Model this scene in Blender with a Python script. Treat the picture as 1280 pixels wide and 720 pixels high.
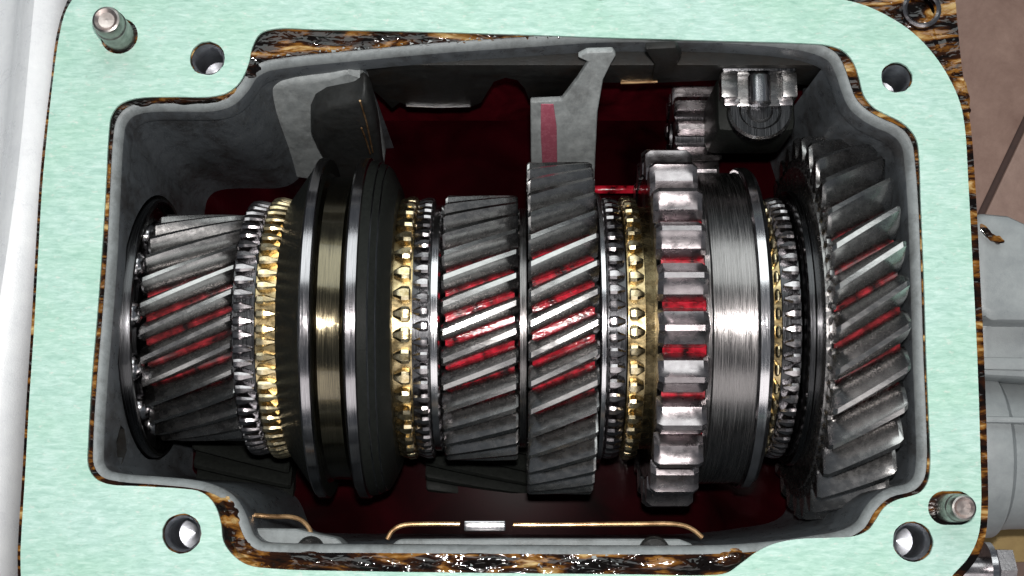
import bpy, bmesh, math, random
from mathutils import Vector, Matrix, noise
from mathutils.geometry import tessellate_polygon
random.seed(7)
for o in list(bpy.data.objects):
    bpy.data.objects.remove(o, do_unlink=True)
SC = bpy.context.scene
COL = SC.collection
K = 0.0003                       # metres per drawing unit: 1 unit = 0.3 mm, the gasket plane is z = 0
F, TILT = 1800.0, math.radians(9.0)
ST, CT = math.sin(TILT), math.cos(TILT)
CAM = Vector((0, -F * ST, F * CT))

# ------------------------------------------------------------------ camera, world, lamps, exposure
cd = bpy.data.cameras.new('camera')
cam = bpy.data.objects.new('camera', cd)
COL.objects.link(cam)
cd.sensor_width = 36.0
cd.lens = 36.0 * F / 1280.0
cd.clip_start, cd.clip_end = 0.01, 50
cam.location = CAM * K
cam.rotation_euler = (TILT, 0, 0)
SC.camera = cam

w = bpy.data.worlds.new('World')
SC.world = w
w.use_nodes = True
w.node_tree.nodes['Background'].inputs[0].default_value = (0.80, 0.90, 1.0, 1)
w.node_tree.nodes['Background'].inputs[1].default_value = 0.12


def lamp(name, loc, aim, sx, sy, power, col):
    d = bpy.data.lights.new(name, 'AREA')
    d.shape, d.size, d.size_y = 'RECTANGLE', sx, sy
    d.energy, d.color = power, col
    o = bpy.data.objects.new(name, d)
    COL.objects.link(o)
    o.location = loc
    o.rotation_euler = (Vector(aim) - Vector(loc)).to_track_quat('-Z', 'Y').to_euler()
    return o


lamp('flash_lamp', (CAM.x * K + .004, CAM.y * K + .035, CAM.z * K + .03), (0, 0, -.05), .02, .014, 3.0, (1, .97, .94))
lamp('ceiling_tube_lamp', (-.1, 1.25, 1.5), (0, 0, 0), 2.0, 1.2, 17, (.93, 1, .98))
lamp('bench_tube_lamp', (.1, -1.35, 1.1), (0, 0, 0), 1.6, .7, 5, (1, .97, .95))
SC.view_settings.view_transform = 'Standard'
SC.view_settings.look = 'None'
SC.view_settings.exposure = 0.0
SC.view_settings.gamma = 1.0
SC.render.engine = 'CYCLES'
SC.cycles.use_denoising = True
SC.cycles.max_bounces = 8
SC.cycles.sample_clamp_indirect = 6


# ------------------------------------------------------------------ materials
def newmat(name):
    m = bpy.data.materials.new(name)
    m.use_nodes = True
    nt = m.node_tree
    return m, nt, nt.nodes['Principled BSDF'], nt.nodes.new('ShaderNodeTexCoord')


def N(nt, kind, **kw):
    n = nt.nodes.new(kind)
    for k, v in kw.items():
        if k in n.inputs:
            n.inputs[k].default_value = v
        else:
            setattr(n, k, v)
    return n


def mapped(nt, tc, sc):
    mp = N(nt, 'ShaderNodeMapping')
    mp.inputs['Scale'].default_value = sc
    nt.links.new(tc.outputs['Object'], mp.inputs[0])
    return mp


def noise_tex(nt, tc, sc, detail=3, rough=.55, dist=0.0):
    mp = mapped(nt, tc, sc)
    t = N(nt, 'ShaderNodeTexNoise', Scale=1.0, Detail=detail, Roughness=rough, Distortion=dist)
    nt.links.new(mp.outputs[0], t.inputs[0])
    return t


def ramp(nt, src, stops):
    r = N(nt, 'ShaderNodeValToRGB')
    e = r.color_ramp.elements
    while len(e) < len(stops):
        e.new(.5)
    for q, (p, c) in zip(e, stops):
        q.position = p
        q.color = (c[0], c[1], c[2], 1) if isinstance(c, tuple) else (c, c, c, 1)
    nt.links.new(src, r.inputs[0])
    return r


def bump(nt, b, src, strength, dist):
    bp = N(nt, 'ShaderNodeBump', Strength=strength, Distance=dist)
    nt.links.new(src, bp.inputs['Height'])
    prev = b.inputs['Normal']
    if prev.links:
        nt.links.new(prev.links[0].from_socket, bp.inputs['Normal'])
    nt.links.new(bp.outputs[0], b.inputs['Normal'])


def steel(name, lo, hi, r0, r1, lathe=True, coat=.35, bstr=.25):
    """oily machined steel; lathe marks run round the axis (object X)"""
    m, nt, b, tc = newmat(name)
    b.inputs['Metallic'].default_value = 1
    sc = (5200, 60, 60) if lathe else (500, 900, 900)
    t = noise_tex(nt, tc, sc, 4, .65)
    t2 = noise_tex(nt, tc, (260, 260, 260), 4, .6, .2)
    nt.links.new(ramp(nt, (t if lathe else t2).outputs[0], [(.3, lo), (.7, hi)]).outputs[0], b.inputs['Base Color'])
    mx = N(nt, 'ShaderNodeMath', operation='MULTIPLY')
    nt.links.new(t.outputs[0], mx.inputs[0])
    nt.links.new(t2.outputs[0], mx.inputs[1])
    if lathe:
        nt.links.new(t.outputs[0], mx.inputs[1])
    if lathe:
        nt.links.new(ramp(nt, mx.outputs[0], [(.12, r0), (.42, r1)]).outputs[0], b.inputs['Roughness'])
    else:      # rubbed, brighter contact patches
        w_ = noise_tex(nt, tc, (220, 420, 420), 5, .6, .2)
        nt.links.new(ramp(nt, w_.outputs[0], [(.25, r0), (.75, r1)]).outputs[0], b.inputs['Roughness'])
    bump(nt, b, t.outputs[0], bstr if lathe else .3, .00014)
    b.inputs['Coat Weight'].default_value = coat
    b.inputs['Coat Roughness'].default_value = .06
    return m


def cast(name, lo, hi, rough=.5, stain=.0, spec=.5, scale=90):
    m, nt, b, tc = newmat(name)
    t = noise_tex(nt, tc, (scale * 2.2, scale * 2.2, scale * 1.6), 8, .74, .15)
    c = ramp(nt, t.outputs[0], [(.25, lo), (.75, hi)])
    out = c.outputs[0]
    if stain:
        t3 = noise_tex(nt, tc, (48, 48, 26), 7, .78, .3)
        k = ramp(nt, t3.outputs[0], [(.47, 0.0), (.62, stain)])
        mi = N(nt, 'ShaderNodeMix', data_type='RGBA')
        nt.links.new(k.outputs[0], mi.inputs[0])
        nt.links.new(out, mi.inputs[6])
        mi.inputs[7].default_value = (.018, .012, .008, 1)
        out = mi.outputs[2]
    nt.links.new(out, b.inputs['Base Color'])
    g = noise_tex(nt, tc, (1500, 1500, 1500), 4, .7)
    nt.links.new(ramp(nt, t.outputs[0], [(.3, max(.05, rough - .18)), (.7, rough + .1)]).outputs[0], b.inputs['Roughness'])
    bump(nt, b, g.outputs[0], .4, .0003)
    b.inputs['Specular IOR Level'].default_value = spec
    return m


M = {}
M['gear'] = steel('gear_steel', (.33, .32, .318), (.43, .42, .415), .19, .34, False, .3)
M['gear_bright'] = steel('worn_gear_steel', (.40, .37, .38), (.54, .5, .51), .2, .36, False)
M['sleeve'] = steel('turned_dark_steel', (.10, .10, .105), (.26, .26, .27), .16, .36)
M['polish'] = steel('polished_steel', (.5, .48, .5), (.8, .78, .8), .10, .26)
M['streak'] = steel('streaked_steel', (.10, .094, .092), (.34, .32, .32), .16, .36, True, .2, .5)
M['black'] = steel('blackened_steel', (.03, .03, .032), (.09, .09, .095), .18, .4)
M['dog'] = steel('clutch_ring_steel', (.22, .2, .21), (.5, .47, .48), .12, .3, False)
M['pink_metal'] = steel('worn_stud_end', (.5, .41, .38), (.78, .68, .64), .25, .45, False)
M['hole'] = steel('threaded_alloy', (.26, .265, .29), (.42, .43, .46), .3, .45, False)
M['thin_oil'] = cast('thin_pink_oil_film', (.34, .07, .11), (.5, .16, .21), .3, 0, .4, 160)
M['pale'] = cast('pale_lit_casting', (.22, .24, .245), (.50, .53, .53), .5, .35, .3)  # lit copy of the grey casting, brightness put into its colour
M['rib_steel'] = steel('bright_rib_steel', (.20, .19, .20), (.46, .44, .46), .10, .24)
M['worn'] = steel('pink_grey_tooth_steel', (.31, .275, .285), (.44, .40, .41), .2, .38, False)
M['dull'] = steel('dull_stud_steel', (.20, .19, .185), (.42, .39, .37), .3, .5, False, .1)
M['brass_body'] = steel('oil_darkened_brass', (.16, .105, .04), (.70, .55, .30), .16, .36, False, .4)
M['oxide'] = cast('black_oxide_steel', (.008, .0085, .008), (.018, .02, .018), .45, 0, .07, 300)
M['groove'] = steel('oily_groove_steel', (.07, .058, .036), (.20, .17, .11), .09, .2, True, .5, .4)
M['brass'] = steel('oiled_brass', (.50, .37, .17), (.93, .82, .58), .14, .34, False, .4)
M['casting'] = cast('grey_casting', (.070, .079, .088), (.125, .138, .150), .38, .6, .4)
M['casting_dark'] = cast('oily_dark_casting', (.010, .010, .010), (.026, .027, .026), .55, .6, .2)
M['casting_light'] = cast('lighter_casting', (.17, .185, .19), (.30, .325, .33), .5, .35, .3)  # lighter grey copy of the casting, for rim lip and ledges
M['flange'] = cast('oily_flange_face', (.012, .008, .005), (.05, .03, .016), .3, .8, .6)
M['rim_side'] = cast('oily_rim_side', (.025, .027, .028), (.06, .064, .066), .5, .5, .25)
M['fork_iron'] = cast('dark_fork_iron', (.022, .023, .023), (.05, .053, .053), .5, .4, .25)
M['alu'] = cast('grey_alloy', (.24, .26, .27), (.36, .385, .39), .42, .0, .5, 40)
M['bell'] = cast('white_alloy', (.68, .69, .72), (.84, .85, .86), .35, .0, .6, 30)
M['card'] = cast('brown_card', (.30, .2, .08), (.42, .3, .13), .7, 0, .3, 60)

# red gear oil
m, nt, b, tc = newmat('red_oil_film')
t = noise_tex(nt, tc, (260, 260, 260), 3)
nt.links.new(ramp(nt, t.outputs[0], [(.34, (.02, .002, .003)), (.46, (.26, .005, .012)), (.66, (.58, .014, .035))]).outputs[0], b.inputs['Base Color'])
b.inputs['Roughness'].default_value = .14
b.inputs['IOR'].default_value = 1.48
bump(nt, b, noise_tex(nt, tc, (300, 700, 700), 3).outputs[0], .35, .0006)
M['oil_film'] = m
m, nt, b, tc = newmat('thin_dark_red_oil')
t = noise_tex(nt, tc, (230, 300, 300), 4)
nt.links.new(ramp(nt, t.outputs[0], [(.34, (.015, .006, .006)), (.5, (.14, .014, .016)), (.68, (.40, .03, .04))]).outputs[0], b.inputs['Base Color'])
b.inputs['Roughness'].default_value = .16
M['thin_dark_oil'] = m
m, nt, b, tc = newmat('red_oil_pool')
t = noise_tex(nt, tc, (30, 30, 30), 3, .5, .6)
nt.links.new(ramp(nt, t.outputs[0], [(.3, (.003, .0002, .0004)), (.7, (.018, .0008, .002))]).outputs[0], b.inputs['Base Color'])
b.inputs['Roughness'].default_value = .2
b.inputs['Specular IOR Level'].default_value = .004
M['oil_pool'] = m
m, nt, b, tc = newmat('oil_wet_wall')
t = noise_tex(nt, tc, (50, 50, 22), 4, .6, .6)
nt.links.new(ramp(nt, t.outputs[0], [(.3, (.022, .001, .003)), (.7, (.125, .006, .013))]).outputs[0], b.inputs['Base Color'])
b.inputs['Roughness'].default_value = .85
b.inputs['Specular IOR Level'].default_value = 0
M['wet_wall'] = m

# brown oily sealant on the flange
m, nt, b, tc = newmat('oily_brown_sealant')
t = noise_tex(nt, tc, (55, 190, 140), 4, .58, .6)
nt.links.new(ramp(nt, t.outputs[0], [(.42, (.003, .0015, .001)), (.52, (.028, .008, .002)), (.60, (.22, .09, .014)), (.73, (.62, .45, .2))]).outputs[0], b.inputs['Base Color'])
b.inputs['Roughness'].default_value = .07
bump(nt, b, noise_tex(nt, tc, (130, 300, 200), 2, .45, .6).outputs[0], .5, .0016)
M['sealant'] = m
m, nt, b, tc = newmat('amber_wet_lip')
t = noise_tex(nt, tc, (150, 150, 150), 3)
nt.links.new(ramp(nt, t.outputs[0], [(.3, (.16, .08, .03)), (.7, (.62, .40, .21))]).outputs[0], b.inputs['Base Color'])
b.inputs['Roughness'].default_value = .2
b.inputs['Metallic'].default_value = .6
M['amber'] = m

# green fibre gasket
m, nt, b, tc = newmat('green_fibre_paper')
t = noise_tex(nt, tc, (170, 760, 300), 6, .72, .5)
c1 = ramp(nt, t.outputs[0], [(.28, (.30, .515, .435)), (.5, (.44, .665, .58)), (.70, (.60, .79, .725))])
t2 = noise_tex(nt, tc, (22, 30, 22), 4, .6, .3)
c2 = ramp(nt, t2.outputs[0], [(.3, (.86, .93, .86)), (.7, (1.04, 1.0, 1.03))])
mi = N(nt, 'ShaderNodeMix', data_type='RGBA', blend_type='MULTIPLY')
mi.inputs[0].default_value = 1
nt.links.new(c1.outputs[0], mi.inputs[6])
nt.links.new(c2.outputs[0], mi.inputs[7])
t3 = noise_tex(nt, tc, (330, 620, 330), 3, .65)
c3 = ramp(nt, t3.outputs[0], [(.60, 0.0), (.74, .42)])
m2 = N(nt, 'ShaderNodeMix', data_type='RGBA')
nt.links.new(c3.outputs[0], m2.inputs[0])
nt.links.new(mi.outputs[2], m2.inputs[6])
m2.inputs[7].default_value = (.82, .74, .70, 1)
t4 = noise_tex(nt, tc, (120, 120, 120), 3, .6)
c4 = ramp(nt, t4.outputs[0], [(.72, 0.0), (.80, .5)])
m3 = N(nt, 'ShaderNodeMix', data_type='RGBA')
nt.links.new(c4.outputs[0], m3.inputs[0])
nt.links.new(m2.outputs[2], m3.inputs[6])
m3.inputs[7].default_value = (.10, .20, .13, 1)
nt.links.new(m3.outputs[2], b.inputs['Base Color'])
b.inputs['Roughness'].default_value = .62
bump(nt, b, t.outputs[0], .25, .0003)
M['gasket'] = m

m, nt, b, tc = newmat('brown_floor_tile')
t = noise_tex(nt, tc, (24, 24, 24), 10, .8, .2)
nt.links.new(ramp(nt, t.outputs[0], [(.3, (.28, .165, .13)), (.7, (.48, .31, .25))]).outputs[0], b.inputs['Base Color'])
b.inputs['Roughness'].default_value = .45
bump(nt, b, noise_tex(nt, tc, (90, 90, 90), 4).outputs[0], .2, .001)
M['tile'] = m
M['grout'] = cast('dark_grout', (.06, .035, .03), (.12, .07, .06), .8)


# ------------------------------------------------------------------ helpers
def ray(px, py):
    return Vector((px - 640.0, (360.0 - py) * CT + F * ST, (360.0 - py) * ST - F * CT))


def at(px, py, z=0.0):
    d = ray(px, py)
    return CAM + d * ((z - CAM.z) / d.z)


def on_plane(px, py, p0, n):
    d = ray(px, py)
    n = Vector(n)
    return CAM + d * ((Vector(p0) - CAM).dot(n) / d.dot(n))


def smooth_loop(pts, sub=5, closed=True):
    n = len(pts)
    out = []
    rng = range(n) if closed else range(n - 1)
    for i in rng:
        if closed:
            p0, p1, p2, p3 = (Vector(pts[(i + k - 1) % n]) for k in range(4))
        else:
            p0, p1, p2, p3 = (Vector(pts[min(max(i + k - 1, 0), n - 1)]) for k in range(4))
        a, c, d = max((p1 - p0).length, 1e-6) ** .5, max((p2 - p1).length, 1e-6) ** .5, max((p3 - p2).length, 1e-6) ** .5
        for s in range(sub):
            t = s / sub
            m1 = (p2 - p1) if a < 1e-2 else ((p1 - p0) / a - (p2 - p0) / (a + c) + (p2 - p1) / c) * c
            m2_ = (p2 - p1) if d < 1e-2 else ((p2 - p1) / c - (p3 - p1) / (c + d) + (p3 - p2) / d) * c
            h = t * t * t
            q = t * t
            out.append(p1 * (2 * h - 3 * q + 1) + m1 * (h - 2 * q + t) + p2 * (-2 * h + 3 * q) + m2_ * (h - q))
    if not closed:
        out.append(Vector(pts[-1]))
    return out


def circle(cx, cy, r, n=28, wob=0.0):
    return [Vector((cx + (r + wob * noise.noise(Vector((cx, i * .7, r)))) * math.cos(2 * math.pi * i / n),
                    cy + (r + wob * noise.noise(Vector((cx, i * .7, r)))) * math.sin(2 * math.pi * i / n))) for i in range(n)]


def link(name, me, parent=None, loc=None):
    o = bpy.data.objects.new(name, me)
    COL.objects.link(o)
    if parent is not None:
        o.parent = parent
    if loc is not None:
        o.location = Vector(loc) * K
    return o


def mesh(name, verts, faces, mats, fmat=None, angle=32):
    me = bpy.data.meshes.new(name)
    me.from_pydata([tuple(Vector(v) * K) for v in verts], [], faces)
    for q in (mats if isinstance(mats, (list, tuple)) else [mats]):
        me.materials.append(M[q])
    if fmat:
        for p, k in zip(me.polygons, fmat):
            p.material_index = k
    for p in me.polygons:
        p.use_smooth = True
    me.validate()
    me.set_sharp_from_angle(angle=math.radians(angle))
    return me


def bm_mesh(name, bm, mats, angle=32):
    me = bpy.data.meshes.new(name)
    bmesh.ops.recalc_face_normals(bm, faces=bm.faces)
    bm.to_mesh(me)
    bm.free()
    me.transform(Matrix.Scale(K, 4))
    for q in (mats if isinstance(mats, (list, tuple)) else [mats]):
        me.materials.append(M[q])
    for p in me.polygons:
        p.use_smooth = True
    me.set_sharp_from_angle(angle=math.radians(angle))
    return me


def thing(name, loc, label, cat, group=None, rot=None):
    o = bpy.data.objects.new(name, None)
    COL.objects.link(o)
    o.empty_display_size = .01
    o.location = Vector(loc) * K
    if rot:
        o.rotation_euler = rot
    o['label'], o['category'] = label, cat
    if group:
        o['group'] = group
    return o


def area2(l):
    return sum(l[i][0] * l[(i + 1) % len(l)][1] - l[(i + 1) % len(l)][0] * l[i][1] for i in range(len(l)))


def plate(name, loops, z0, z1, mats, fn=None, side_mat=0):
    """flat plate between z0 (bottom) and z1 (top); first loop is the outline, the rest are holes"""
    L = []
    for i, l in enumerate(loops):
        l = [Vector((p[0], p[1])) for p in l]
        if (area2(l) > 0) != (i == 0):
            l.reverse()
        L.append(l)
    tris = tessellate_polygon([[Vector((p.x, p.y, 0)) for p in l] for l in L])
    flat = [p for l in L for p in l]
    n = len(flat)
    T = fn or (lambda x, y, z: (x, y, z))
    verts = [T(p.x, p.y, z1) for p in flat] + [T(p.x, p.y, z0) for p in flat]
    faces, fm = [], []
    for t_ in tris:
        a, b_, c = t_
        if (flat[b_] - flat[a]).cross(flat[c] - flat[a]) < 0:
            a, b_, c = c, b_, a
        faces += [(a, b_, c), (c + n, b_ + n, a + n)]
        fm += [0, 0]
    s = 0
    for l in L:
        k = len(l)
        for i in range(k):
            a, b_ = s + i, s + (i + 1) % k
            faces.append((a, a + n, b_ + n, b_))
            fm.append(side_mat)
        s += k
    return mesh(name, verts, faces, mats, fm)


def prism(name, pts, vec, mats, bev=0.0, seg=2, angle=32):
    bm = bmesh.new()
    vs = [bm.verts.new(p) for p in pts]
    f = bm.faces.new(vs)
    r = bmesh.ops.extrude_face_region(bm, geom=[f])
    bmesh.ops.translate(bm, vec=Vector(vec), verts=[v for v in r['geom'] if isinstance(v, bmesh.types.BMVert)])
    if bev:
        bmesh.ops.bevel(bm, geom=[e for e in bm.edges if e.calc_length() > bev * 1.2 and len(e.link_faces) == 2 and e.calc_face_angle(0) > .5],
                        offset=bev, segments=seg, affect='EDGES', profile=.6)
    bmesh.ops.triangulate(bm, faces=[f for f in bm.faces if len(f.verts) > 4])
    return bm_mesh(name, bm, mats, angle)


def box(name, lo, hi, mats, bev=2.0, seg=2):
    (x0, y0, z0), (x1, y1, z1) = lo, hi
    return prism(name, [Vector((x0, y0, z0)), Vector((x1, y0, z0)), Vector((x1, y1, z0)), Vector((x0, y1, z0))], (0, 0, z1 - z0), mats, bev, seg)


def lathe(name, prof, mats, fm=None, seg=128, axis='X', angle=30, closed=False):
    """prof: list of (axial, radius)"""
    verts, faces, fmat = [], [], []
    for (x, r) in prof:
        for i in range(seg):
            a = 2 * math.pi * i / seg
            c, s = r * math.cos(a), r * math.sin(a)
            verts.append((x, c, s) if axis == 'X' else (c, s, x) if axis == 'Z' else (s, x, c))
    nprof = len(prof)
    for j in range(nprof if closed else nprof - 1):
        for i in range(seg):
            k = (i + 1) % seg
            j2 = (j + 1) % nprof
            faces.append((j * seg + i, j * seg + k, j2 * seg + k, j2 * seg + i))
            fmat.append(fm[j] if fm else 0)
    me = mesh(name, verts, faces, mats, fmat, angle)
    bm = bmesh.new()
    bm.from_mesh(me)
    bmesh.ops.recalc_face_normals(bm, faces=bm.faces)
    bm.to_mesh(me)
    bm.free()
    me.set_sharp_from_angle(angle=math.radians(angle))
    return me


def tube(name, pts, r, mats, seg=10):
    verts, faces = [], []
    n = len(pts)
    for i, p in enumerate(pts):
        d = (Vector(pts[min(i + 1, n - 1)]) - Vector(pts[max(i - 1, 0)])).normalized()
        u = d.cross(Vector((0, 0, 1)))
        u = u.normalized() if u.length > 1e-3 else Vector((1, 0, 0))
        v = d.cross(u)
        for k in range(seg):
            a = 2 * math.pi * k / seg
            verts.append(Vector(p) + (u * math.cos(a) + v * math.sin(a)) * r)
    for i in range(n - 1):
        for k in range(seg):
            q = (k + 1) % seg
            faces.append((i * seg + k, i * seg + q, (i + 1) * seg + q, (i + 1) * seg + k))
    faces += [tuple(range(seg))[::-1], tuple(range((n - 1) * seg, n * seg))]
    return mesh(name, verts, faces, mats)


def ring_copies(name, me, n, parent, phase=0.0, jit=0.0):
    first = link(name, me, parent)
    first.rotation_euler = (phase, 0, 0)
    for i in range(1, n):
        c = first.copy()
        COL.objects.link(c)
        c.parent = parent
        c.rotation_euler = (phase + 2 * math.pi * i / n + random.uniform(-jit, jit), 0, 0)
    return first


def gear_tooth(x0, x1, rr, rt, pitch, twist, mats, wr=.66, wt=.30, ch=3.0, sect=6, endch=3.0):
    """one tooth about the X axis, centred on +Z; twist = change of angle over its length, helix rising to the right on the near side"""
    prof = [(-wr / 2, rr - 2.0), (-wr / 2 * .98, rr + (rt - rr) * .12), (-(wr * .30 + wt * .26), rr + (rt - rr) * .55),
            (-wt / 2, rt - ch * .8), (-wt / 2 + ch * .5 / pitch, rt)]
    prof = prof + [(-a, r) for a, r in reversed(prof)]
    stations = [(x0, 1), (x0 + endch, 0)] + [(x0 + endch + (x1 - x0 - 2 * endch) * k / sect, 0) for k in range(1, sect)] + [(x1 - endch, 0), (x1, 1)]
    verts, faces = [], []
    np_ = len(prof)
    for x, e in stations:
        ph = twist * ((x - x0) / (x1 - x0) - .5)
        for a, r in prof:
            if e:
                r = r - (endch * .8 if r > rr + 2 else 0)
                a = a * .9
            th = math.pi / 2 - ph + a * pitch / rt
            verts.append((x, r * math.cos(th), r * math.sin(th)))
    for s in range(len(stations) - 1):
        for k in range(np_ - 1):
            faces.append((s * np_ + k, s * np_ + k + 1, (s + 1) * np_ + k + 1, (s + 1) * np_ + k))
    faces += [tuple(range(np_)), tuple(range((len(stations) - 1) * np_, len(stations) * np_))[::-1]]
    me = mesh('tooth', verts, faces, mats)
    bm = bmesh.new()
    bm.from_mesh(me)
    bmesh.ops.recalc_face_normals(bm, faces=bm.faces)
    bm.to_mesh(me)
    bm.free()
    me.set_sharp_from_angle(angle=math.radians(28))
    return me


def dog_tooth(x0, x1, r0, r1, width, mats, side=1, name='clutch_tooth', waist=.55):
    """short tooth with a pointed roof end on the side that meets the sleeve (side=+1 right end, -1 left end)"""
    bm = bmesh.new()
    h = width / 2
    L_ = (x1 - x0)
    if side > 0:
        f = lambda u: x0 + u * L_
    else:
        f = lambda u: x1 - u * L_
    q = []
    for u, sc, dr in ((.02, .55, 3.0), (.10, .92, .8), (.30, 1.0, 0), (waist, .98, 0), (.97, .34, 3.5), (.98, .3, 4.5)):
        x, hw, rt = f(u), h * sc, r1 - dr
        q.append([bm.verts.new((x, -hw, r0)), bm.verts.new((x, -hw * .92, rt - 3.2)), bm.verts.new((x, -hw * .5, rt - .5)),
                  bm.verts.new((x, hw * .5, rt - .5)), bm.verts.new((x, hw * .92, rt - 3.2)), bm.verts.new((x, hw, r0))])
    for a, b_ in zip(q, q[1:]):
        for k in range(5):
            bm.faces.new((a[k], a[k + 1], b_[k + 1], b_[k]))
    bm.faces.new(q[0])
    bm.faces.new(q[-1][::-1])
    return bm_mesh(name, bm, mats, 24)


AX_Y, AX_Z = -20.0, -230.0


def X(px, r):
    """axial position of something seen at picture column px on the near side of the shaft at radius r"""
    return (px - 640.0) * (2030.0 - r) / 1800.0


def R(h):
    return 2030.0 * math.sin(math.atan(h / 1800.0))


# ------------------------------------------------------------------ setting: floor tiles
floor = link('floor', box('floor', (-6000, -6000, -1640), (6000, 6000, -1604), 'grout', 0))
floor['kind'] = 'structure'
tile_me = box('tile', (-596, -596, 0), (596, 596, 12), 'tile', 6)
u = Vector((.46, .89, 0)).normalized()
v = Vector((-u.y, u.x, 0))
ft = at(1252, 215, -1592)
first = None
for i in range(-2, 3):
    for j in range(-2, 2):
        o = link('tile', tile_me, floor) if first is None else first.copy()
        if first is not None:
            COL.objects.link(o)
            o.parent = floor
        first = first or o
        c = ft + u * (i * 1208 + 300) + v * (j * 1208 + 604)
        o.location = Vector((c.x, c.y, -1604)) * K
        o.rotation_euler = (0, 0, math.atan2(u.y, u.x))

# ------------------------------------------------------------------ outlines, measured on the gasket plane
def P(l, z=0.0):
    return [at(x, y, z).xy for x, y in l]


G_OUT = [(98, -6), (84, 14), (75, 48), (67, 105), (60, 170), (54, 235), (49, 320), (44, 410), (38, 500), (33, 590), (28, 670), (27, 700), (30, 735), (45, 762),
         (80, 775), (400, 778), (800, 780), (1080, 778), (1130, 766), (1172, 738), (1192, 716), (1209, 697), (1221, 672), (1225, 640), (1224, 560), (1220, 440), (1215, 340),
         (1209, 225), (1205, 162), (1199, 130), (1185, 98), (1165, 68), (1140, 42), (1110, 22), (1080, 8), (1049, 0), (1000, -8), (850, -22), (600, -30), (300, -30), (130, -26)]
G_IN = [(345, 37), (400, 38), (500, 40), (640, 44), (760, 48), (900, 52), (1000, 55), (1036, 58), (1054, 65), (1066, 79), (1073, 98), (1079, 120), (1090, 134), (1105, 143),
        (1122, 151), (1136, 162), (1145, 176), (1148, 196), (1150, 250), (1154, 350), (1157, 450), (1160, 520), (1162, 580), (1159, 602), (1150, 615), (1138, 620),
        (1120, 625), (1105, 634), (1094, 650), (1085, 662), (1068, 670), (1040, 672), (995, 674), (966, 680), (945, 690), (926, 704), (908, 716), (880, 719),
        (800, 718), (600, 716), (450, 714), (345, 711), (310, 706), (292, 694), (280, 677), (277, 655), (271, 635), (262, 622), (249, 614), (230, 611),
        (180, 608), (135, 605), (119, 597), (111, 582), (111, 555), (116, 470), (122, 400), (128, 320), (133, 240), (137, 165), (140, 146), (150, 132), (170, 124),
        (220, 122), (262, 122), (284, 117), (300, 104), (311, 82), (316, 60), (326, 43)]
HOLES = [(260, 74, 22.5), (1120, 98, 20), (228, 667, 24), (1140, 677, 24.5)]
STUDS = [(150, 46, 24, 20, 66), (1186, 635, 25, 17, 62)]
g_out, g_in = smooth_loop(P(G_OUT), 4), smooth_loop(P(G_IN), 4)
g_holes = [circle(*at(x, y).xy, r, 30, 1.2) for x, y, r in HOLES]
g_stud = []
for x, y, rh, rs, hh in STUDS:
    c = at(x, y).xy
    if x > 640:   # this hole is torn wider to the right
        g_stud.append([p + Vector((10 if p.x > c.x else -6, 0)) for p in circle(c.x, c.y, rh * .82, 30)])
    else:
        g_stud.append(circle(c.x, c.y, rh, 30))
nick = circle(*at(750, -14).xy, 17, 24)
gasket = link('gasket', plate('gasket', [g_out, g_in] + g_holes + g_stud + [nick], 0, 4, 'gasket'))
gasket['label'] = 'pale green fibre paper gasket lying round the gearbox opening, pierced by bolt holes'
gasket['category'] = 'gasket'

# ------------------------------------------------------------------ gearbox housing
H = thing('gearbox_housing', (0, 0, -500), 'open grey cast gearbox housing under the green gasket, oily inside, full of gears', 'gearbox housing')
H0 = Vector((0, 0, 500))        # children are written in scene coordinates, then shifted to the housing's base


def hpart(name, me, parent=None):
    o = link(name, me, parent if parent is not None else H)
    if parent is None:
        o.location = H0 * K
    return o


F_OUT = [(96, -16), (80, 14), (71, 48), (64, 105), (56, 170), (50, 235), (45, 320), (40, 410), (34, 500), (29, 590), (24, 670), (23, 702), (26, 740), (42, 768),
         (80, 783), (400, 786), (800, 788), (1090, 786), (1140, 774), (1182, 744), (1203, 720), (1219, 700), (1230, 674), (1234, 640), (1233, 560), (1229, 440), (1224, 340),
         (1218, 225), (1213, 162), (1207, 120), (1201, 80), (1196, 30), (1190, -20), (1178, -44), (1150, -56), (1100, -50), (1020, -42), (850, -34), (600, -38), (300, -38), (130, -36)]
C_IN = [(300, 106), (312, 88), (328, 78), (360, 72), (450, 63), (560, 53), (650, 47), (740, 41), (820, 40), (920, 42), (1000, 50), (1030, 58), (1046, 68), (1055, 84), (1062, 104), (1070, 124), (1084, 138), (1101, 148), (1119, 156), (1132, 166), (1140, 180), (1143, 200), (1147, 250), (1151, 350), (1154, 450), (1157, 520), (1158, 578), (1154, 600), (1142, 613), (1112, 622), (1094, 638), (1080, 660), (1060, 672), (1020, 680), (960, 688), (900, 692),
        (800, 693), (600, 692), (450, 691), (350, 690), (322, 687), (308, 676), (301, 660), (294, 642), (284, 628), (268, 618), (245, 611),
        (200, 606), (150, 602), (128, 596), (118, 582), (117, 555), (122, 470), (128, 400), (134, 320), (138, 240), (142, 172), (146, 150), (157, 136), (176, 129),
        (220, 127), (262, 127), (284, 121)]
f_out, c_in = smooth_loop(P(F_OUT, -4), 4), smooth_loop(P(C_IN, -4), 4)
f_holes = [circle(*at(x, y).xy, r * .93, 30) for x, y, r in HOLES]
f_stud = []
boss_hole = circle(*at(1150, 14, -4).xy, 18, 28)
hpart('flange', plate('flange', [f_out, c_in] + f_holes + [boss_hole], -52, -1.2, ['sealant', 'casting_dark'], None, 1))


def offset(loop, d):
    n = len(loop)
    s = 1 if area2(loop) > 0 else -1
    out = []
    for i in range(n):
        t_ = (loop[(i + 1) % n] - loop[i - 1]).normalized()
        out.append(loop[i] + Vector((-t_.y, t_.x)) * d * s)
    return out


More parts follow.
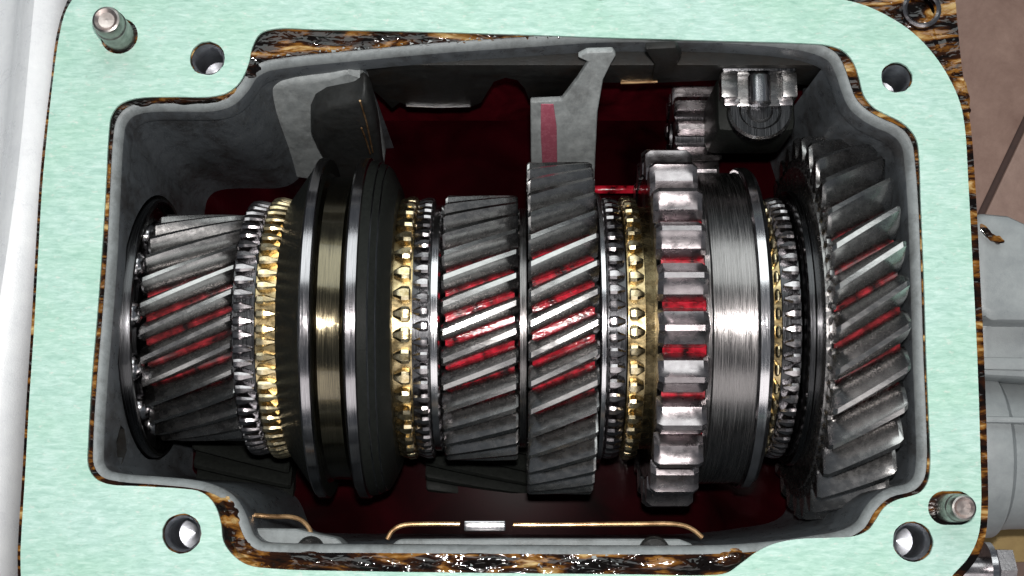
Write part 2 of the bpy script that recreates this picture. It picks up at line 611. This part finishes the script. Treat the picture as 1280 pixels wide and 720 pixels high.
def strip(name, rows, mats, fm=None, closed=True, flip=False, up=False):
    """skin between successive loops of points of equal length"""
    n = len(rows[0])
    verts = [p for r in rows for p in r]
    faces, k = [], []
    for j in range(len(rows) - 1):
        for i in range(n if closed else n - 1):
            q = (i + 1) % n
            faces.append((j * n + i, j * n + q, (j + 1) * n + q, (j + 1) * n + i))
            k.append(fm[j] if fm else 0)
    if up:
        z = sum(((Vector(verts[f[1]]) - Vector(verts[f[0]])).cross(Vector(verts[f[3]]) - Vector(verts[f[0]]))).z for f in faces)
        flip = z < 0
    if flip:
        faces = [f[::-1] for f in faces]
    me = mesh(name, verts, faces, mats, k, 40)
    return me


def lift(l, z):
    return [Vector((p.x, p.y, z)) for p in l]


# outer shell and bottom
so = offset(f_out, 16)
hpart('outer_wall', strip('outer_wall', [lift(so, -52.5), lift(offset(f_out, 24), -560)], 'casting'))
hpart('bottom', plate('bottom', [offset(f_out, 20)], -580, -560, 'casting'))

# rounded rim that shows as the lighter lip inside the gasket
rim = [lift(c_in, -3), lift(offset(c_in, 3), -3.4), lift(offset(c_in, 7), -6), lift(offset(c_in, 10), -15), lift(offset(c_in, 10), -53), lift(offset(c_in, -2), -53)]
hpart('rim', strip('rim', rim, ['casting_light', 'casting'], [0, 0, 0, 1, 1], flip=True))

# inner walls (left wall is separate: it holds the bearing bore; the top centre is a recess)
inn = offset(c_in, 5)
segs = {'left': [], 'rest': []}
wall_pts = [p for p in inn]
top_lo, bot_lo = at(142, 165, -4).y, at(118, 575, -4).y
is_left = [(p.x < at(150, 360).x and bot_lo < p.y < top_lo) for p in wall_pts]
is_top = [(at(442, 60, -4).x < p.x < at(1040, 60, -4).x and p.y > 250) for p in wall_pts]
n = len(wall_pts)
runs, cur = [], []
start = next(i for i in range(n) if is_left[i] and not is_left[(i + 1) % n])
for k in range(1, n + 1):
    i = (start + k) % n
    if is_left[i] or is_top[i]:
        if cur:
            cur.append(wall_pts[i])
            runs.append(cur)
        cur = []
    else:
        if not cur:
            cur = [wall_pts[i - 1]]
        cur.append(wall_pts[i])
if cur:
    runs.append(cur)
for rn in runs:
    cen = Vector((20, 20))
    def dr(l, z, k):
        return [Vector((p.x + (cen.x - p.x) * k, p.y + (cen.y - p.y) * k, z)) for p in l]
    hpart('inner_wall', strip('inner_wall', [dr(rn, -12, 0), dr(rn, -150, .012), dr(rn, -300, .026), dr(rn, -470, .04)], 'casting', None, False, flip=True))


# left wall, a plate standing in YZ with the bearing bore cut in it
def left_fn(y, z, t_):
    xl = at(142, 165, -4).x + (y - top_lo) / (bot_lo - top_lo) * (at(118, 575, -4).x - at(142, 165, -4).x)
    return (xl + 5 + .045 * (-z) - t_, y, z)


bore = circle(AX_Y, AX_Z, 186, 64)
slot = [Vector((at(172, 186, -130).y + a, -118 + b_)) for a, b_ in ((-14, -16), (6, -20), (16, -6), (14, 20), (2, 34), (-12, 22))]
dia = [Vector((-192 + a, -92 + b_)) for a, b_ in ((-24, -4), (-4, -22), (22, -6), (26, 10), (4, 24), (-18, 14))]
rect = [Vector((bot_lo - 20, -470)), Vector((top_lo + 30, -470)), Vector((top_lo + 30, -10)), Vector((bot_lo - 20, -10))]
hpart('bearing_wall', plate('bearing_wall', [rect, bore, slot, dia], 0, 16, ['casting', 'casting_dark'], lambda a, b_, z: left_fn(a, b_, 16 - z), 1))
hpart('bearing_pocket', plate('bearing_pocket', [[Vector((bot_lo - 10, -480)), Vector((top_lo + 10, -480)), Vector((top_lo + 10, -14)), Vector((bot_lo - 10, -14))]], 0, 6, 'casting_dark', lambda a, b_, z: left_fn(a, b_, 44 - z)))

# recessed wall at the top centre, wet with red oil, and the deep web in front of it
x0, x1 = at(436, 60, -4).x, at(1052, 60, -4).x
hpart('recess_wall', strip('recess_wall', [[Vector((x0 - 20, 350, -53)), Vector((x1 + 20, 350, -53))], [Vector((x0 - 20, 338, -470)), Vector((x1 + 20, 338, -470))]], 'wet_wall', None, False, flip=True))
WY = 306.0
web_low = [(436, 110), (464, 112), (478, 124), (490, 137), (500, 129), (508, 133), (590, 134), (602, 129), (609, 117), (618, 103), (632, 98), (646, 101), (655, 111), (661, 126), (700, 128), (752, 104),
           (830, 104), (900, 101), (960, 104), (1058, 110)]
pts = [on_plane(a, b_, (0, WY, 0), (0, 1, .03)) for a, b_ in web_low]
top_z = -53.5
poly = [Vector((pts[0].x, WY, top_z))] + pts + [Vector((pts[-1].x, WY, top_z))]
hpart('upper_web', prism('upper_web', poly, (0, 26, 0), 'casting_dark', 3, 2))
hpart('wet_lip', tube('wet_lip', [on_plane(a, b_, (0, WY - 1, 0), (0, 1, .03)) for a, b_ in ((508, 132), (550, 133.5), (588, 132.5))], 2.2, 'polish'))
hpart('wet_lip', tube('wet_lip', [on_plane(a, b_, (0, WY - 1, 0), (0, 1, .03)) for a, b_ in ((776, 103), (798, 102.5), (822, 101))], 2.6, 'amber'))

# pocket face at the upper left, painted pale as the lit wall
pk = [(300, 214), (305, 175), (318, 128), (330, 108), (350, 103), (400, 97), (436, 93), (450, 97), (460, 110), (472, 150), (482, 196), (478, 240)]
pl = ((0, 296, 0), (0, 1, -.12))
hpart('pocket_face', prism('pocket_face', [on_plane(a, b_, *pl) for a, b_ in pk], (0, 30, -3), 'pale', 16, 6))

# pale rib that carries the middle bearing web
rb = [(722, 72), (733, 66), (766, 65), (770, 70), (764, 80), (754, 100), (747, 140), (744, 200), (743, 232), (664, 232), (663, 128), (702, 126), (722, 100), (736, 78)]
p0, nn = Vector((0, 296, -40)), Vector((0, 1, -.30)).normalized()
rib = hpart('rib', prism('rib', [on_plane(a, b_, p0, nn) for a, b_ in rb], nn * 9, 'pale', 3, 3))
ob = [(676, 131), (692, 131), (696, 160), (697, 230), (679, 230), (676, 170)]
hpart('oil_run', prism('oil_run', [on_plane(a, b_, p0 - nn * 1.5, nn) for a, b_ in ob], nn * 3, 'thin_oil', 1))
for pp in ([(806, 62), (845, 60), (852, 70), (838, 98), (815, 101), (818, 80)],):
    hpart('rib', prism('rib', [on_plane(a, b_, (0, WY - 6, 0), (0, 1, .03)) for a, b_ in pp], (0, 10, 0), 'casting_dark', 3))
hpart('inner_boss', prism('inner_boss', [on_plane(a, b_, (0, 262, 0), (0, 1, .2)) for a, b_ in [(1004, 128), (1040, 116), (1052, 128), (1056, 174), (1004, 178)]], (0, 34, 0), 'casting', 6, 3))

# lower ledges with amber tubes imitating the reflections on their wet edges
def ledge(pts_, z, dz):
    return prism('ledge', [at(a, b_, z) for a, b_ in pts_], (0, 0, -dz), 'casting_light', 5, 3)


hpart('ledge', ledge([(300, 672), (318, 660), (370, 661), (398, 668), (420, 672), (434, 684), (438, 705), (310, 705)], -70, 60))
hpart('ledge', ledge([(482, 705), (486, 684), (498, 674), (640, 673), (850, 674), (866, 680), (872, 705)], -70, 60))
for pth in ([(318, 644), (345, 646), (362, 646), (376, 650), (386, 660), (390, 672)], [(484, 674), (490, 664), (502, 657), (530, 655), (575, 655)], [(642, 656), (700, 656), (790, 655), (850, 656), (866, 662), (878, 672)]):
    hpart('wet_lip', tube('wet_lip', smooth_loop([at(a, b_, -84) for a, b_ in pth], 5, False), 3.0, 'amber'))
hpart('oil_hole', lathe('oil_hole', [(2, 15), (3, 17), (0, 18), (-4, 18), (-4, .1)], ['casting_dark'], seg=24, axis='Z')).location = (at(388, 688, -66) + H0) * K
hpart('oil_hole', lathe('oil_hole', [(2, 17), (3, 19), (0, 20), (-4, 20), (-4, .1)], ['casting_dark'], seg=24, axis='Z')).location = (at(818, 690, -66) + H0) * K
# amber bead in the lower right corner of the rim
hpart('wet_lip', tube('wet_lip', smooth_loop([at(a, b_, -8) for a, b_ in ((1087, 660), (1093, 645), (1104, 633), (1118, 626), (1134, 621), (1142, 617))], 4, False), 3.0, 'amber'))


# sealant lumps that squeeze out between gasket and rim, one lumpy band per place
def lumps(name, path, half, z, seed, hgt=9, half2=None):
    rnd = random.Random(seed)
    pts_ = smooth_loop([at(a, b_, z) for a, b_ in path], 14, False)
    rows = []
    m_ = 9
    for i, p in enumerate(pts_):
        d = (pts_[min(i + 1, len(pts_) - 1)] - pts_[max(i - 1, 0)]).normalized()
        nrm = Vector((-d.y, d.x, 0))
        hw = (half + ((half2 or half) - half) * i / len(pts_)) * (1 + .35 * noise.noise(Vector((i * .21, seed, 0))))
        row = []
        for k in range(m_):
            s = -1 + 2 * k / (m_ - 1)
            hz = hgt * (.7 + .9 * noise.noise(Vector((p.x * .019, p.y * .03, seed + 9)))) * min(1, i / 6, (len(pts_) - 1 - i) / 6) * (1 - s * s) * (.45 + .9 * max(0, .5 + noise.noise(Vector((p.x * .045 + s * 1.7, p.y * .06 + s * .6, seed)))))
            row.append(p + nrm * s * hw * (.25 + .75 * min(1, i / 5, (len(pts_) - 1 - i) / 5)) + Vector((0, 0, hz - 1.5)))
        rows.append(row)
    return strip(name, rows, 'sealant', None, False, up=True)


hpart('sealant_bead', lumps('sealant_bead', [(303, 96), (313, 76), (330, 57), (380, 53), (450, 49), (530, 46), (600, 45), (650, 44)], 17, -3, 1, 7, 4))
hpart('sealant_bead', lumps('sealant_bead', [(160, 131), (200, 126), (255, 126), (280, 121), (298, 108)], 4.5, -3, 2, 6))
hpart('sealant_bead', lumps('sealant_bead', [(272, 622), (284, 640), (290, 662), (300, 684), (318, 697), (380, 700), (470, 702), (600, 703), (740, 704), (850, 705), (905, 702), (935, 692)], 12, -3, 3, 8))
hpart('sealant_bead', lumps('sealant_bead', [(1207, 150), (1199, 118), (1184, 78), (1168, 44), (1142, 14), (1100, -8)], 10, -3, 4, 5, 22))

# loose crumbs of old sealant along the rim; the pale ones imitate glints
def crumbs(path, z, half, count, seed):
    rnd = random.Random(seed)
    pts_ = smooth_loop([at(a, b_, z) for a, b_ in path], 20, False)
    verts, faces = [], []
    for _ in range(count):
        i = rnd.randrange(len(pts_))
        c = pts_[i] + Vector((rnd.uniform(-6, 6), rnd.uniform(-half, half), 0))
        r_ = rnd.uniform(.8, 2.6)
        q = [Vector((rnd.uniform(-1, 1) * r_ * 1.6, rnd.uniform(-1, 1) * r_, rnd.uniform(-.3, 1) * r_)) for _k in range(4)]
        b0 = len(verts)
        verts += [c + v_ for v_ in q]
        faces += [(b0, b0 + 1, b0 + 2), (b0, b0 + 3, b0 + 1), (b0, b0 + 2, b0 + 3), (b0 + 1, b0 + 3, b0 + 2)]
    return verts, faces


for nm, mt, args in (('residue_and_glints', 'sealant', ([(330, 66), (450, 58), (560, 50), (650, 45), (720, 42)], 0, 5, 60, 5)),
                     ('residue_and_glints', 'pale', ([(330, 70), (450, 61), (560, 52), (650, 46), (720, 42)], 0, 3, 50, 6)),
                     ('residue_and_glints', 'sealant', ([(290, 660), (310, 694), (470, 703), (740, 705), (905, 702)], 1, 9, 90, 7)),
                     ('residue_and_glints', 'pale', ([(420, 700), (560, 700), (740, 702), (905, 699)], 3, 9, 36, 8)),
                     ('residue_and_glints', 'sealant', ([(1206, 140), (1190, 90), (1160, 45), (1110, 5)], 1, 16, 40, 9))):
    o = hpart(nm, mesh(nm, *crumbs(*args), mt, None, 10))
    o['kind'] = 'stuff'

# threaded bolt holes and studs, parts of the housing
for (x, y, r) in HOLES:
    prof, z = [], -1.6
    while z > -70:
        prof += [(z, r * .92), (z - 3, r * .82)]
        z -= 6
    prof += [(-70, r * .8), (-74, .1)]
    c = at(x, y)
    bh = hpart('bolt_hole', lathe('bolt_hole', prof, ['hole'], seg=28, axis='Z', angle=20))
    bh.location = (Vector((c.x, c.y, 0)) + H0) * K
c = at(1150, 14, -4)
bh = hpart('bolt_hole', lathe('bolt_hole', [(5, 19), (7, 22), (5, 25), (-2, 26), (-2, 18), (-60, 17), (-60, .1)], ['dog'], seg=28, axis='Z'))
bh.location = (Vector((c.x, c.y, 0)) + H0) * K
for x, y, rh, rs, hh in STUDS:
    c = at(x, y)
    st = hpart('stud', lathe('stud', [(-1, rs * 1.02), (6, rs), (hh - 22, rs), (hh - 20, rs * .93), (hh - 6, rs * .93), (hh - 1, rs * .84), (hh, rs * .72), (hh - 3, rs * .5), (hh - 3.5, .1)], ['dull', 'pink_metal'], [0] * 4 + [0, 0, 1, 1], seg=32, axis='Z'))
    st.location = (Vector((c.x, c.y, 0)) + H0) * K

# ------------------------------------------------------------------ red oil in the sump
oil = link('oil_pool', plate('oil_pool', [offset(f_out, 40)], -446, -440, 'oil_pool'))
oil['kind'] = 'stuff'

# ------------------------------------------------------------------ shaft train
def train(name, xc, label, cat, group=None):
    return thing(name, (xc, AX_Y, AX_Z), label, cat, group)


def toothed_gear(name, label, pxa, pxb, h, nteeth, depth, slope, mat, wr=.62, wt=.27, group=None, phase=0.0, hub=None, ch=3.0, endch=3.0, oil='oil_film'):
    rt = R(h)
    rr = rt - depth
    xa, xb = X(pxa, rt), X(pxb, rt)
    xc, hw = (xa + xb) / 2, (xb - xa) / 2
    t_ = train(name, xc, label, 'gear', group)
    rb_ = hub or rr * .42
    link('gear_body', lathe('gear_body', [(-hw + 2, rb_), (-hw + 2, rr - 6), (-hw + 5, rr), (hw - 5, rr), (hw - 2, rr - 6), (hw - 2, rb_)], ['black', oil], [0, 0, 1, 0, 0]), t_)
    pitch = 2 * math.pi * rt / nteeth
    me = gear_tooth(-hw, hw, rr, rt, pitch, (xb - xa) * slope / rt, mat, wr, wt, ch, 6, endch)
    ring_copies('tooth', me, nteeth, t_, phase, .004)
    return t_, xc, hw, rr


def dog_ring(t_, xc, pxa, pxb, h, nteeth, side, mat='dog', name='clutch_ring', tname='clutch_tooth', fill=.74, waist=.5, base_drop=13):
    """toothed ring turning with its gear: a child of the gear, its teeth sub-parts"""
    rt = R(h)
    r0 = rt - base_drop
    xa, xb = X(pxa, rt) - xc, X(pxb, rt) - xc
    rg = link(name, lathe(name, [(xa, r0 * .55), (xa, r0), (xb, r0), (xb, r0 * .55)], ['black' if mat == 'dog' else mat]), t_)
    wd = 2 * math.pi * rt / nteeth * fill
    ring_copies(tname, dog_tooth(xa + 1, xb - 1, r0 - 2, rt, wd, mat, side, tname, waist), nteeth, rg, random.uniform(0, .1), .006)
    return rg


def blocker(label, pxa, pxb, h, nteeth, side, cone=None, group='brass blocker rings along the shaft', fill=.7, waist=.5):
    rt = R(h)
    xa, xb = X(pxa, rt), X(pxb, rt)
    xc = (xa + xb) / 2
    t_ = train('blocker_ring', xc, label, 'synchro ring', group)
    r0 = rt - 13
    hw = (xb - xa) / 2
    prof = [(-hw, r0 * .7), (-hw, r0), (hw, r0), (hw, r0 * .7)]
    if cone:
        c0, c1, rc0, rc1 = X(cone[0], rt) - xc, X(cone[1], rt) - xc, R(cone[2]), R(cone[3])
        prof = [(-hw, r0 * .7), (-hw, r0), (hw, r0), (c0, rc0), (c1 - 3, rc1), (c1, rc1 - 4), (c1, r0 * .7)]
    link('ring_body', lathe('ring_body', prof, ['brass_body']), t_)
    wd = 2 * math.pi * rt / nteeth * fill
    ring_copies('tooth', dog_tooth(-hw + 1, hw - 1, r0 - 2, rt, wd, 'brass', side, 'tooth', waist), nteeth, t_, .03, .008)
    return t_


# shaft
sh = train('main_shaft', 0, 'dark steel main shaft running lengthwise through all the gears', 'shaft')
link('shaft_body', lathe('shaft_body', [(-560, 40), (-560, 62), (-300, 62), (-300, 74), (400, 74), (400, 68), (600, 68), (600, 40)], ['black'], seg=48), sh)

# bearing at the left wall
br = train('bearing', X(160, 175) - 4, 'glossy black bearing ring in the left wall behind the leftmost gear', 'bearing')
link('outer_race', lathe('outer_race', [(-14, 150), (-14, 181), (4, 182), (9, 180), (10, 176), (8, 170), (2, 168), (2, 150)], ['black'], closed=True), br)
link('inner_race', lathe('inner_race', [(-10, 66), (-10, 120), (2, 120), (2, 66)], ['black'], closed=True), br)
ball = lathe('ball', [(19 * math.cos(math.pi * k / 10), max(.1, 19 * math.sin(math.pi * k / 10))) for k in range(11)], ['polish'], seg=14)
for k in range(12):
    o = link('ball', ball, br)
    o.location = Vector((-4, 135 * math.cos(k * math.pi / 6), 135 * math.sin(k * math.pi / 6))) * K

# leftmost gear and its clutch ring
g, xc, hw, rr = toothed_gear('input_gear', 'leftmost helical gear, dark oily steel with long slanted teeth, beside the left wall', 173, 291, 141, 28, 27, .47, 'gear', .80, .28, ch=4, oil='thin_dark_oil')
dog_ring(g, xc, 288, 316, 159, 60, 1, waist=.45)
blocker('leftmost brass toothed ring, between the leftmost gear and the big grooved sleeve', 317, 345, 163, 60, 1, (346, 358, 150, 150))

# grooved sliding sleeve
rs = R(212)
xs = X(418, rs)
sl = train('shift_sleeve', xs, 'big dark cone-sided shift sleeve with two polished ribs and a central groove', 'shift sleeve')
def sx(px, h): return X(px, R(h)) - xs
prof = [(sx(344, 160), R(120)), (sx(344, 160), R(158)), (sx(347, 165), R(165)), (sx(371, 203), R(203)), (sx(373, 209), R(210)), (sx(375, 212), R(212)), (sx(386, 212), R(212)), (sx(388, 210), R(210)), (sx(390, 196), R(193)),
        (sx(396, 190), R(189)), (sx(408, 190), R(188)), (sx(424, 190), R(189)), (sx(428, 195), R(194)), (sx(430, 210), R(210)), (sx(432, 212), R(212)), (sx(444, 212), R(212)), (sx(446, 210), R(209)), (sx(458, 207), R(207)), (sx(460, 206), R(205.5)), (sx(468, 203), R(203)), (sx(470, 202), R(201.5)), (sx(474, 198), R(198)), (sx(488, 172), R(176)), (sx(489, 165), R(160)), (sx(489, 165), R(120))]
mi_ = [0, 0, 0, 0, 1, 1, 1, 0, 2, 2, 2, 2, 0, 1, 1, 1, 0, 3, 0, 3, 0, 0, 0, 0]
link('sleeve_body', lathe('sleeve_body', prof, ['oxide', 'rib_steel', 'groove', 'sleeve'], mi_, seg=160, angle=24), sl)

blocker('brass toothed ring against the right side of the big grooved sleeve', 489, 514, 164, 40, -1, (484, 489, 140, 140), fill=.72)

# third gear with clutch ring on its left
g, xc, hw, rr = toothed_gear('third_gear', 'third gear, smaller helical gear in the middle with red oil between its teeth', 551, 648, 165, 32, 27, .41, 'gear', .80, .28, phase=.06)
dog_ring(g, xc, 514, 537, 163, 58, -1)
link('collar', lathe('collar', [(X(537, 160) - xc, 80), (X(537, 160) - xc, R(150)), (X(539, 160) - xc, R(153)), (X(547, 160) - xc, R(153)), (X(549, 160) - xc, R(150)), (X(552, 160) - xc, R(140)), (X(552, 160) - xc, 80)], ['polish']), g)

xw = X(654, R(150))
tw = train('thrust_washer', xw, 'thin steel thrust washer in the gap between the two middle helical gears', 'washer')
link('washer_body', lathe('washer_body', [(-6, 76), (-6, R(146)), (-4, R(149)), (4, R(149)), (6, R(146)), (6, 76)], ['streak']), tw)

# second gear with clutch ring on its right
g, xc, hw, rr = toothed_gear('second_gear', 'tall helical gear right of the middle, red oil in its slanted grooves', 661, 750, 207, 38, 30, .49, 'gear', .80, .26, phase=.02)
link('collar', lathe('collar', [(X(749, 160) - xc, 80), (X(749, 160) - xc, R(166)), (X(751, 160) - xc, R(168)), (X(756, 160) - xc, R(168)), (X(758, 160) - xc, R(164)), (X(758, 160) - xc, 80)], ['polish']), g)
dog_ring(g, xc, 760, 784, 163, 54, 1)
blocker('brass toothed ring with a smooth cone, left of the straight-cut gear', 786, 808, 165, 46, 1, (809, 826, 152, 150))

# straight-cut gear with its sleeve half
rt = R(224)
xa, xb = X(824, rt), X(888, rt)
xc = (xa + xb) / 2
sg = train('sliding_gear', xc, 'straight-cut sliding gear with broad square teeth and a smooth streaked collar', 'gear')
rr = rt - 34
hw = (xb - xa) / 2
def gx(px, h): return X(px, R(h)) - xc
link('gear_body', lathe('gear_body', [(-hw + 2, 90), (-hw + 2, rr - 8), (-hw + 7, rr), (hw - 1, rr), (hw - 1, 90)], ['black', 'oil_film'], [0, 0, 1, 0]), sg)
ring_copies('tooth', gear_tooth(-hw, hw, rr, rt, 2 * math.pi * rt / 24, 0, 'worn', .88, .26, 10, 4, 7), 24, sg, .13, .003)
prof = [(hw - .5, 90), (hw - .5, R(196)), (gx(890, 200), R(198)), (gx(893, 200), R(194)), (gx(944, 193), R(193)), (gx(947, 193), R(194))]
link('collar', lathe('collar', prof + [(gx(948, 196), R(120))], ['streak'], seg=160, angle=24), sg)
link('collar_flange', lathe('collar_flange', [(gx(948, 198), R(120)), (gx(948, 198), R(197)), (gx(951, 200), R(200)), (gx(962, 200), R(200)), (gx(967, 196), R(196)), (gx(968, 190), R(184)), (gx(968, 190), R(120))], ['polish', 'sleeve'], [1, 1, 0, 1, 1, 1], seg=160, angle=24), sg)

blocker('thin rightmost brass ring, close to the right side of the streaked collar', 969, 979, 166, 46, 1, None, fill=.66)

# rightmost large gear with clutch ring, disc and fine-toothed ring on its left
g, xc, hw, rr = toothed_gear('first_gear', 'largest helical gear, at the right end beside the right wall, coarse bright-edged teeth', 1045, 1139, 239, 32, 38, .66, 'gear', .90, .22, phase=.03, ch=4, endch=5, oil='thin_dark_oil')
dog_ring(g, xc, 980, 1004, 163, 58, -1)
link('disc', lathe('disc', [(X(1004, 170) - xc, 90), (X(1004, 170) - xc, R(160)), (X(1008, 170) - xc, R(170)), (X(1014, 170) - xc, R(172)), (X(1017, 170) - xc, R(168)), (X(1021, 170) - xc, R(168)), (X(1024, 170) - xc, R(175)), (X(1031, 170) - xc, R(176)), (X(1034, 170) - xc, R(170)), (X(1034, 170) - xc, 90)], ['black', 'polish'], [0, 0, 0, 0, 0, 0, 1, 0, 0]), g)
dog_ring(g, xc, 1035, 1047, 214, 72, -1, 'gear', 'fine_toothed_ring', 'fine_tooth', .6, .7, 15)

# ------------------------------------------------------------------ shift fork, selector block, idler, countershaft
sf = thing('shift_fork', (-225, 240, -300), 'dark cast shift fork rising behind the big grooved sleeve', 'shift fork')
O = Vector((225, -240, 300))
pl = ((0, 262, 0), (0, 1, -.05))
fk = [(388, 152), (394, 141), (408, 134), (446, 128), (456, 122), (464, 134), (474, 176), (480, 215), (478, 300), (398, 300), (404, 236), (404, 205), (396, 190), (388, 172)]
link('fork_body', prism('fork_body', [on_plane(a, b_, *pl) + O for a, b_ in fk], (0, 44, 0), 'fork_iron', 15, 5), sf)
for q in ([(450, 126), (458, 152), (466, 190)], [(452, 160), (458, 176), (463, 192)]):
    link('amber_edge', tube('amber_edge', [on_plane(a, b_, (0, 259, 0), (0, 1, -.05)) + O for a, b_ in q], 1.3, 'amber'), sf)  # thin amber lines along two edges of the fork

# selector block
SBX = (958 - 640) * 1.037
sb = thing('selector_block', (SBX, 262, -190), 'dark steel selector block with a bright upright pin, above the smooth collar', 'selector')
sb.scale = (1.1, 1.0, 1.0)
def lb(name, lo, hi, mat, bev=3): return link(name, box(name, lo, hi, mat, bev), sb)
lb('block_body', (-50, -34, -40), (48, 44, 92), 'oxide', 14)
lb('lug', (-47, 6, 92), (-26, 42, 118), 'gear', 4)
lb('lug', (27, 6, 92), (46, 42, 118), 'gear', 4)
lb('filler', (-27, -3, 88), (28, 43, 106), 'gear', 3)
lb('back_plate', (-46, 41, 90), (45, 50, 122), 'black', 4)
link('pin', lathe('pin', [(-4, .1), (-4, 11), (-1, 14), (36, 14), (40, 11), (40, .1)], ['polish'], seg=28, axis='Y'), sb).location = (0, 0, 112 * K)
bs = link('round_boss', lathe('round_boss', [(88, 40), (100, 39), (104, 36), (104, 26), (100, 23), (100, 16), (105, 13), (106, .1)], ['black', 'gear'], [0, 1, 0, 0, 0, 1, 0], seg=36, axis='Z'), sb)
bs.location = (2 * K, -8 * K, 0)
lb('notch_bar', (-42, -2, 90), (-20, 10, 106), 'gear_bright', 3)
lb('notch_bar', (22, -2, 90), (42, 10, 106), 'gear_bright', 3)

# reverse idler gear
ri = thing('idler_gear', (272, 280, -312), 'small straight-cut idler gear half hidden left of the selector block', 'gear')
link('gear_body', lathe('gear_body', [(-34, 20), (-34, 52), (30, 52), (30, 20)], ['black'], seg=48), ri)
ring_copies('tooth', gear_tooth(-36, 32, 52, 80, 2 * math.pi * 80 / 11, 0, 'gear_bright', .7, .30, 6, 3, 4), 11, ri, .1)

# countershaft deep in the sump
cs = thing('countershaft', (0, -110, -500), 'dark oily countershaft with four gears, low in the housing under the main gears', 'shaft')
link('shaft_body', lathe('shaft_body', [(-490, 10), (-490, 60), (480, 60), (480, 10)], ['oxide'], seg=40), cs)
for (xa, xb, rt_, nt_, sl_) in ((-470, -330, 170, 34, -.3), (-130, 40, 150, 30, -.3), (20, 130, 96, 24, -.3), (330, 470, 90, 20, -.4)):
    gb = link('gear_wheel', lathe('gear_wheel', [(xa, 50), (xa, rt_ - 24), (xb, rt_ - 24), (xb, 50)], ['oxide']), cs)
    ring_copies('tooth', gear_tooth(xa, xb, rt_ - 24, rt_, 2 * math.pi * rt_ / nt_, (xb - xa) * sl_ / rt_, 'oxide', .62, .3, 3, 4), nt_, gb)

# red wet rod, and a polished bar added to stand for the flash glint
rd = at(775, 237, -400)
ro = thing('oil_rod', rd, 'short red oil-wet rod in the gap left of the straight-cut gear', 'rod')
link('rod_body', lathe('rod_body', [(-70, .1), (-70, 5), (-66, 6.5), (66, 6.5), (70, 5), (70, .1)], ['oil_film'], seg=20), ro)
p0_, p1_ = at(580, 657, -84), at(632, 657, -84)
hpart('glint_bar', box('glint_bar', (p0_.x, p0_.y - 7, -92), (p1_.x, p0_.y + 6, -82), 'polish', 2.5))

# ------------------------------------------------------------------ surroundings
# extension housing on the right
ex = thing('extension_housing', (720, -40, -420), 'grey alloy extension housing with a round barrel, outside the right edge', 'housing')
E = Vector((-720, 40, 420))
hx = [(1219, 264), (1262, 268), (1310, 290), (1400, 300), (1400, 404), (1240, 402), (1219, 390)]
link('upper_block', prism('upper_block', [at(a, b_, -150) + E for a, b_ in hx], (0, 0, -200), 'alu', 16, 4), ex)
link('neck', prism('neck', [at(a, b_, -200) + E for a, b_ in [(1222, 384), (1400, 392), (1400, 480), (1222, 470)]], (0, 0, -160), 'alu', 14, 4), ex)
cy = at(1260, 566, -330)
link('barrel', lathe('barrel', [(-60, 30), (-60, 118), (-44, 124), (-8, 122), (0, 112), (20, 110), (320, 106), (320, 30)], ['alu'], seg=72), ex).location = (Vector((cy.x - 26, cy.y, cy.z)) + E) * K
for y0, y1 in ((446, 462), (520, 528)):
    link('rib', prism('rib', [at(a, b_, -196) + E for a, b_ in [(1226, y0), (1400, y0 + 3), (1400, y1 + 3), (1226, y1)]], (0, 0, -120), 'alu', 4, 2), ex)
link('oil_streak', lumps('oil_streak', [(1226, 280), (1240, 296), (1256, 302)], 5, -140, 5, 2), ex).location = E * K

# bell housing on the left: a rounded upright edge of a pale casting, running along the gasket's left side
bell = thing('bell_housing', (-720, 0, -420), 'bright white alloy bell housing, out of focus along the left edge', 'housing')
Bv = Vector((720, 0, 420))
cs_ = [(-640, -330), (-606, -330), (-598, -180), (-594, -60), (-600, -20), (-614, -2), (-632, 2), (-650, -8), (-668, -40), (-690, -60), (-740, -70), (-900, -60), (-900, -330)]
rows = []
for k in range(13):
    y = 460 - k * 80
    sh_ = -(460 - y) * .064
    rows.append([Vector((x + sh_ + 24 + (3 * math.sin(y * .011) if x > -700 else 0), y, z)) + Bv for x, z in cs_])
me = strip('flange_edge', rows, 'bell', None, False, up=True)
link('flange_edge', me, bell)

cdp = thing('cardboard_sheet', (720, -330, -560), 'brown cardboard scrap under the barrel at the lower right', 'cardboard')
C_ = Vector((-720, 330, 560))
link('sheet', prism('sheet', [at(a, b_, -540) + C_ for a, b_ in [(1190, 655), (1400, 650), (1400, 700), (1190, 705)]], (0, 0, -14), 'card', 3), cdp)

bc = at(1238, 712, -170)
bt = thing('hex_bolt', bc, 'grey bolt head at the lower right corner beside the gasket', 'bolt', None, (0, math.radians(90), 0))
link('bolt_head', lathe('bolt_head', [(0, .1), (0, 26), (5, 30), (26, 30), (26, .1)], ['gear_bright'], seg=6, axis='Z', angle=20), bt)
link('washer_body', lathe('washer_body', [(-8, .1), (-8, 36), (0, 36), (0, .1)], ['polish'], seg=32, axis='Z'), bt)
link('shank', lathe('shank', [(-80, .1), (-80, 17), (-8, 17)], ['gear_bright'], seg=24, axis='Z'), bt)
